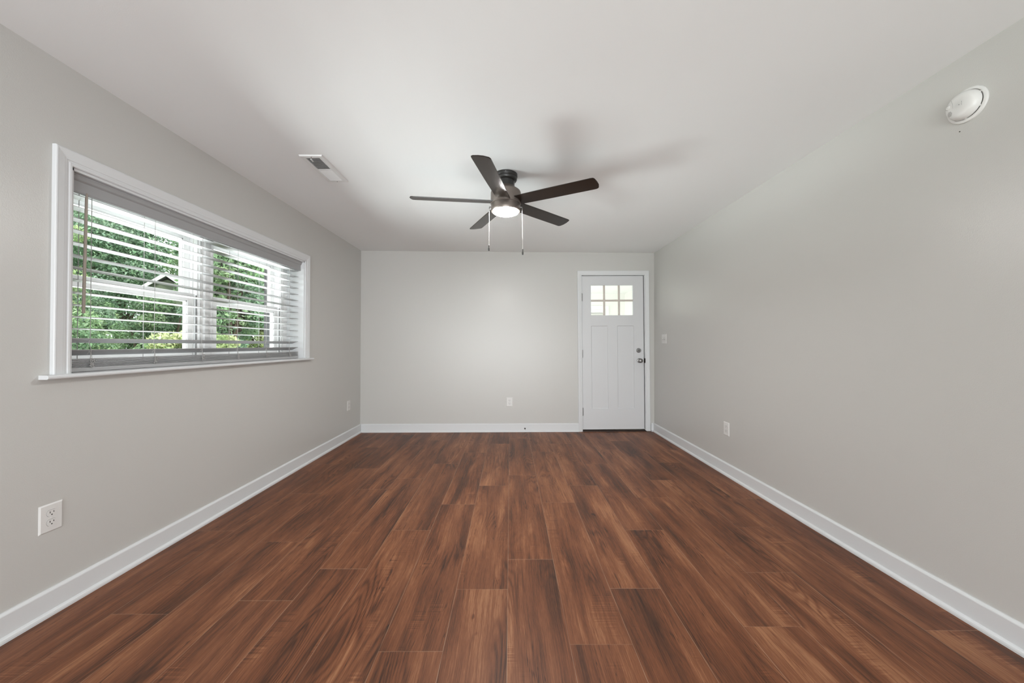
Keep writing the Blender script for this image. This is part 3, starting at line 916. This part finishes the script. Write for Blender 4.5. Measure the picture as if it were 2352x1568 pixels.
# ------------------------------------------------------------------ ceiling fan
def build_fan():
    fx, fy = -0.035, 2.690
    r = empty('ceiling_fan', (fx, fy, H), (0, 0, 0), 'dark five-bladed flush ceiling fan with a lit round lamp', 'ceiling fan')
    Z = lambda z: z - H
    b = BM()
    lathe(b, [(0.0820, Z(2.400)), (0.0845, Z(2.398)), (0.0850, Z(2.380)), (0.0835, Z(2.376)), (0.0800, Z(2.374)), (0.0795, Z(2.371)), (0.0815, Z(2.369)),
              (0.0815, Z(2.362)), (0.0780, Z(2.354)), (0.0720, Z(2.350)), (0.0640, Z(2.349))], 56, True, True)
    link('canopy', b, M['bronze'], r, True)
    b = BM(); tube(b, [(0.0, -0.086, Z(2.388)), (0.0, -0.0815, Z(2.388))], 0.004, 12); link('canopy_screw', b, M['nickel'], r, True)
    b = BM(); lathe(b, [(0.0640, Z(2.350)), (0.0640, Z(2.312)), (0.0655, Z(2.305))], 48); link('neck', b, M['bronze'], r, True)
    b = BM()
    lathe(b, [(0.0650, Z(2.308)), (0.0720, Z(2.300)), (0.0840, Z(2.291)), (0.0960, Z(2.282)), (0.1060, Z(2.274)), (0.1090, Z(2.266)), (0.1100, Z(2.255)),
              (0.1105, Z(2.182)), (0.1085, Z(2.180))], 64)
    link('motor_housing', b, M['bronze_low'], r, True)
    b = BM()
    lathe(b, [(0.1060, Z(2.181)), (0.1075, Z(2.179)), (0.1080, Z(2.140)), (0.1070, Z(2.133)), (0.1040, Z(2.1275)), (0.0945, Z(2.1270))], 64)
    link('light_ring', b, M['bronze_low'], r, True)
    b = BM()
    lathe(b, [(0.0945, Z(2.134)), (0.0940, Z(2.127)), (0.0900, Z(2.1205)), (0.0800, Z(2.1160)), (0.0650, Z(2.1125)), (0.0480, Z(2.1105)), (0.0250, Z(2.1092)), (0.001, Z(2.1090))], 64)
    link('lamp_lens', b, M['lens'], r, True)
    # blade: thin pitched board with rounded, slightly raked tip
    R0, R1 = 0.088, 0.680
    out = []
    w0, w1 = 0.054, 0.059
    pts = [(R0, -w0), (R0+0.25, -w0-0.003), (R1-0.030, -w1), (R1-0.014, -w1+0.003), (R1-0.006, -w1+0.014), (R1, -0.010), (R1+0.002, 0.020),
           (R1-0.006, w1-0.010), (R1-0.016, w1-0.001), (R1-0.028, w1), (R0+0.25, w0+0.003), (R0, w0)]
    bb = BM(); prism(bb, pts, 'z', -0.003, 0.003)
    es = [e for e in bb.edges if abs(e.verts[0].co.z-e.verts[1].co.z) < 1e-6]
    bmesh.ops.bevel(bb, geom=es, offset=0.0016, segments=2, affect='EDGES')
    me = None
    for k in range(5):
        if me is None:
            o = link('blade', bb, M['blade'], r); me = o.data
        else:
            o = bpy.data.objects.new('blade', me); COL.objects.link(o); o.parent = r
        o.location = (0, 0, Z(2.196))
        # +y edge lower than -y edge
        o.rotation_euler = (math.radians(-11.5), 0, math.radians(186.5 + 72*k))
    # pull chains
    for (x, y, zt, zb, jx) in ((-0.1140, -0.010, 2.158, 1.885, -0.002), (0.1130, -0.030, 2.150, 1.852, 0.004)):
        s = BM(); tube(s, [(x*0.9, y, Z(zt)), (x*1.04, y, Z(zt)), (x*1.05, y, Z(zt-0.012))], 0.0035, 10)
        sk = link('chain_socket', s, M['nickel'], r, True)
        c = BM()
        n = int((zt-zb)/0.0065)
        for i in range(n):
            z = zt-0.012 - i*0.0065
            t = i/n
            bmesh.ops.create_icosphere(c, subdivisions=1, radius=0.0015, matrix=Matrix.Translation((x*1.05+jx*t, y, Z(z))))
        tube(c, [(x*1.05, y, Z(zt-0.012)), (x*1.05+jx, y, Z(zb))], 0.0009, 6)
        ch = link('pull_chain', c, M['brass'], r, True)
        p = BM()
        lathe(p, [(0.0015, 0.046), (0.0035, 0.043), (0.0042, 0.030), (0.0036, 0.026), (0.0055, 0.020), (0.0056, 0.006), (0.0040, 0.0), (0.001, -0.001)], 18)
        pe = link('chain_pendant', p, M['bronze'], ch, True); pe.location = (x*1.05+jx, y, Z(zb-0.046))
build_fan()

# ------------------------------------------------------------------ sunroom seen through the door glass
def build_sunroom():
    y0, y1, x0, x1, zc = 5.14, 8.45, -1.2, 2.62, 2.33
    tag(box_obj('wall_sunroom_far', M['sunroom_wall'], (x0, x1+0.1, y1, y1+0.1, -0.05, zc)), kind='structure')
    tag(box_obj('wall_sunroom_right', M['sunroom_wall'], (x1, x1+0.1, y0, y1, -0.05, zc)), kind='structure')
    tag(box_obj('ceiling_sunroom', M['ext_white'], (x0, x1+0.1, y0, y1+0.1, zc, zc+0.1)), kind='structure')
    tag(box_obj('floor_sunroom', M['ext_white'], (x0, x1+0.1, y0, y1+0.1, -0.15, -0.05)), kind='structure')
    r = empty('window_2', (0, y1, 0), kind='structure')
    a0, a1, z0, z1 = 1.05, 2.24, 1.0, 2.05
    b = BM()
    box(b, a0, a1, -0.03, 0, z1-0.09, z1, 0.003); box(b, a0, a1, -0.03, 0, z0, z0+0.09, 0.003)
    box(b, a0, a0+0.09, -0.029, 0, z0+0.09, z1-0.09); box(b, a1-0.09, a1, -0.029, 0, z0+0.09, z1-0.09)
    link('window_frame', b, M['ext_white'], r)
    box_obj('valance', M['ext_white'], (a0+0.09, a1-0.09, -0.05, -0.002, z1-0.16, z1-0.09), r)
    b = BM()
    for k in range(15):
        z = z1-0.18-k*0.045
        prism(b, [(-0.04, z), (-0.004, z-0.022), (-0.004, z-0.025), (-0.04, z-0.003)], 'x', a0+0.09, a1-0.09)
    link('blind_slats', b, M['sunroom_wall'], r)
build_sunroom()

# ------------------------------------------------------------------ outdoors beyond the left window
tag(box_obj('lawn', M['grass'], (-60, XL-0.22, -30, 60, -0.75, -0.65)), kind='structure')
tag(box_obj('wall_porch_side', M['brick'], (-3.268, XL-0.22, 4.92, 5.12, -0.65, 3.0)), kind='structure')

def crown(name, parent, rng, center, radii, nblob, nleaf, size, palette):
    cx, cy, cz = center
    pos = []
    blobs = []
    for _ in range(nblob):
        v = rng.normal(size=3); v /= np.linalg.norm(v)
        v *= rng.random()**(1/3)*0.85
        blobs.append((np.array([cx+v[0]*radii[0], cy+v[1]*radii[1], cz+v[2]*radii[2]]), rng.uniform(0.20, 0.38)*min(radii)))
    per = nleaf//nblob
    P, Nn, T = [], [], []
    pal = np.array(palette)
    for c, br in blobs:
        v = rng.normal(size=(per, 3)); v /= np.linalg.norm(v, axis=1)[:, None]
        rad = br*(0.55+0.5*rng.random(per)**0.6)
        P.append(c + v*rad[:, None]*np.array([1.15, 1.15, 0.8]))
        nn = v*0.6 + rng.normal(size=(per, 3))*0.55 + np.array([0, 0, 0.45])
        Nn.append(nn/np.linalg.norm(nn, axis=1)[:, None])
        base = pal[rng.integers(len(pal))]
        t = base[None, :]*(0.75+0.5*rng.random((per, 1)))*(0.92+0.16*rng.random((per, 3)))
        lum = t.mean(axis=1, keepdims=True)
        T.append(np.clip(t*0.84 + lum*0.16 + 0.012, 0, 0.8))
    P = np.concatenate(P); Nn = np.concatenate(Nn); T = np.concatenate(T)
    n = len(P)
    ref = rng.normal(size=(n, 3))
    a = np.cross(Nn, ref); a /= np.linalg.norm(a, axis=1)[:, None]
    a[:, 2] -= 0.35; a /= np.linalg.norm(a, axis=1)[:, None]
    bvec = np.cross(Nn, a)
    s = size*(0.6+0.8*rng.random((n, 1)))
    # leaf: pointed blade folded along its midrib
    L = [(-1.0, 0, 0), (-0.05, 0.40, 0.12), (1.0, 0, -0.06), (-0.05, -0.40, 0.12)]
    V = np.stack([P + a*s*l[0] + bvec*s*l[1] + Nn*s*l[2] for l in L], axis=1).reshape(-1, 3)
    F = (np.arange(n)*4)[:, None] + np.array([0, 1, 2, 3])[None, :]
    me = bpy.data.meshes.new(name)
    me.vertices.add(len(V)); me.vertices.foreach_set('co', V.astype(np.float32).ravel())
    me.loops.add(F.size); me.loops.foreach_set('vertex_index', F.astype(np.int32).ravel())
    me.polygons.add(len(F)); me.polygons.foreach_set('loop_start', (np.arange(len(F))*4).astype(np.int32))
    me.update(calc_edges=True); me.validate()
    at = me.attributes.new('tint', 'FLOAT_COLOR', 'POINT')
    C = np.ones((len(V), 4), dtype=np.float32); C[:, :3] = np.repeat(T, 4, axis=0)
    at.data.foreach_set('color', C.ravel())
    me.materials.append(M['leaf'])
    o = bpy.data.objects.new(name, me); COL.objects.link(o); o.parent = parent
    return o

def tree(name, label, cat, loc, height, radii, cz, seed, palette, nblob=40, nleaf=9000, size=0.09, trunk=True, group=None):
    rng = np.random.default_rng(seed)
    r = empty(name, (loc[0], loc[1], -0.65), (0, 0, 0), label, cat, group)
    crown('foliage', r, rng, (0, 0, cz), radii, int(nblob*1.7), int(nleaf*4.2), size*0.46, palette)
    b = BM()
    if trunk:
        tube(b, [(0, 0, 0), (0.05, 0.03, cz*0.5), (-0.03, 0.05, cz), (0.02, 0, height*0.85)], [0.17, 0.13, 0.10, 0.03], 10)
    for k in range(7):
        a = rng.uniform(0, 2*PI); z0 = cz*rng.uniform(0.35, 0.9) if trunk else 0.0
        e = (math.cos(a)*radii[0]*0.7, math.sin(a)*radii[1]*0.7, cz+radii[2]*rng.uniform(-0.2, 0.6))
        tube(b, [(0, 0, z0), (e[0]*0.5, e[1]*0.5, (z0+e[2])/2+0.1), e], [0.06, 0.04, 0.012], 6)
    link('trunk' if trunk else 'stems', b, M['bark'], r)
    return r
G_Y = [(0.38, 0.47, 0.17), (0.32, 0.45, 0.16), (0.44, 0.50, 0.22)]
G_M = [(0.23, 0.37, 0.16), (0.28, 0.41, 0.19), (0.19, 0.33, 0.14)]
G_B = [(0.21, 0.36, 0.21), (0.26, 0.40, 0.26), (0.18, 0.31, 0.17)]
G_D = [(0.13, 0.23, 0.11), (0.16, 0.28, 0.14), (0.19, 0.32, 0.16)]
tg = 'trees and shrubs beyond the window'
tree('leafy_tree', 'yellow-green leafy tree seen at the near edge of the window', 'tree', (-9.9, 7.2), 6.2, (1.10, 1.08, 2.4), 3.5, 1, G_Y+G_M, 46, 9000, 0.095, True, tg)
tree('leafy_tree', 'deep green tree filling the upper part of the near sash', 'tree', (-13.7, 13.0), 9.5, (1.9, 1.9, 3.2), 5.0, 2, G_B, 50, 11000, 0.12, True, tg)
tree('leafy_tree', 'broad fresh green tree behind the shed roof in the near sash', 'tree', (-9.7, 12.2), 6.8, (1.15, 1.15, 2.6), 4.0, 4, G_M+G_Y, 44, 9000, 0.10, True, tg)
tree('leafy_tree', 'mid green tree closest to the glass in the upper far sash', 'tree', (-5.6, 7.4), 5.6, (0.85, 0.85, 1.9), 3.3, 5, G_B+G_M, 40, 6000, 0.10, True, tg)
tree('leafy_tree', 'bright green tree beside the grey brick wall outside', 'tree', (-6.85, 10.15), 7.0, (1.15, 1.15, 2.6), 3.4, 6, G_Y+G_M, 44, 8500, 0.10, True, tg)
tree('leafy_tree', 'tall dark tree rising behind the window mullion', 'tree', (-13.1, 18.5), 12.5, (2.3, 2.2, 4.6), 6.3, 7, G_D+G_B, 54, 11000, 0.15, True, tg)
tree('leafy_tree', 'tall pale tree far behind the near edge of the window', 'tree', (-19.6, 16.0), 12.0, (2.5, 2.4, 4.6), 6.3, 8, G_M+G_B, 54, 11000, 0.16, True, tg)
tree('leafy_tree', 'dark tree far back beside the grey brick wall outside', 'tree', (-7.4, 15.6), 10.5, (1.9, 1.9, 3.8), 5.3, 9, G_D+G_M, 50, 9500, 0.14, True, tg)
tree('leafy_tree', 'huge tree at the very back behind the upper near sash', 'tree', (-27.0, 23.5), 15.0, (3.1, 3.0, 5.6), 7.4, 10, G_D+G_B, 56, 9000, 0.22, True, tg)
tree('leafy_tree', 'huge dark tree at the very back behind the middle of the window', 'tree', (-18.6, 25.3), 15.0, (3.1, 2.9, 5.6), 7.4, 11, G_D+G_M, 56, 9000, 0.22, True, tg)
tree('leafy_tree', 'huge tree at the very back behind the far sash', 'tree', (-10.2, 26.5), 15.0, (3.0, 2.9, 5.6), 7.4, 12, G_D+G_B, 56, 9000, 0.22, True, tg)
shrubs = [((-7.35, 5.95), 0.72, 1.15, G_M+G_D, 'dense green shrub low in the near sash, closest to the wand'), ((-7.55, 7.90), 0.66, 1.42, G_D+G_M, 'dark green shrub low in the near sash in front of the shed'),
          ((-10.75, 9.65), 0.62, 1.55, G_M+G_B, 'mid green shrub low at the back between two trees in the near sash'),
          ((-4.65, 5.45), 0.62, 1.05, G_M+G_Y, 'bright yellow-green shrub low behind the window mullion, nearest the glass')]
for i, (lc, rad, rz, pal, lab) in enumerate(shrubs):
    tree('garden_shrub', lab, 'shrub', lc, 2.6, (rad, rad, rz), rz+0.2, 20+i, pal, 40, 7500, 0.075, False, tg)

def build_shed():
    r = empty('garden_shed', (-8.72, 9.6, -0.65), (0, 0, math.radians(30)), 'small shed with white gable trim among the trees outside the near sash', 'shed')
    hw, d, we, pk = 0.42, 1.0, 3.20, 3.50
    b = BM(); prism(b, [(-hw, 0), (hw, 0), (hw, we), (0, pk-0.1), (-hw, we)], 'y', -d/2, d/2); link('walls', b, M['shed_wall'], r)
    b = BM(); prism(b, [(-hw-0.09, we-0.12), (0, pk), (hw+0.09, we-0.12), (hw+0.09, we-0.06), (0, pk+0.08), (-hw-0.09, we-0.06)], 'y', -d/2-0.12, d/2+0.12); link('roof', b, M['shed_roof'], r)
    b = BM(); prism(b, [(-hw-0.09, we-0.15), (0, pk-0.03), (hw+0.09, we-0.15), (hw+0.09, we-0.07), (0, pk+0.06), (-hw-0.09, we-0.07)], 'y', -d/2-0.15, -d/2-0.12); link('gable_trim', b, M['ext_white'], r)
build_shed()
b = BM()
pts = []
for i in range(25):
    t = i/24
    pts.append((-4.3, -3.0 + 15*t, 2.42 - 0.14*math.sin(PI*t)))
tube(b, pts, 0.006, 6)
tag(link('overhead_cable', b, M['cable'], None, True), 'thin pale overhead cable crossing in front of the trees outside', 'cable')
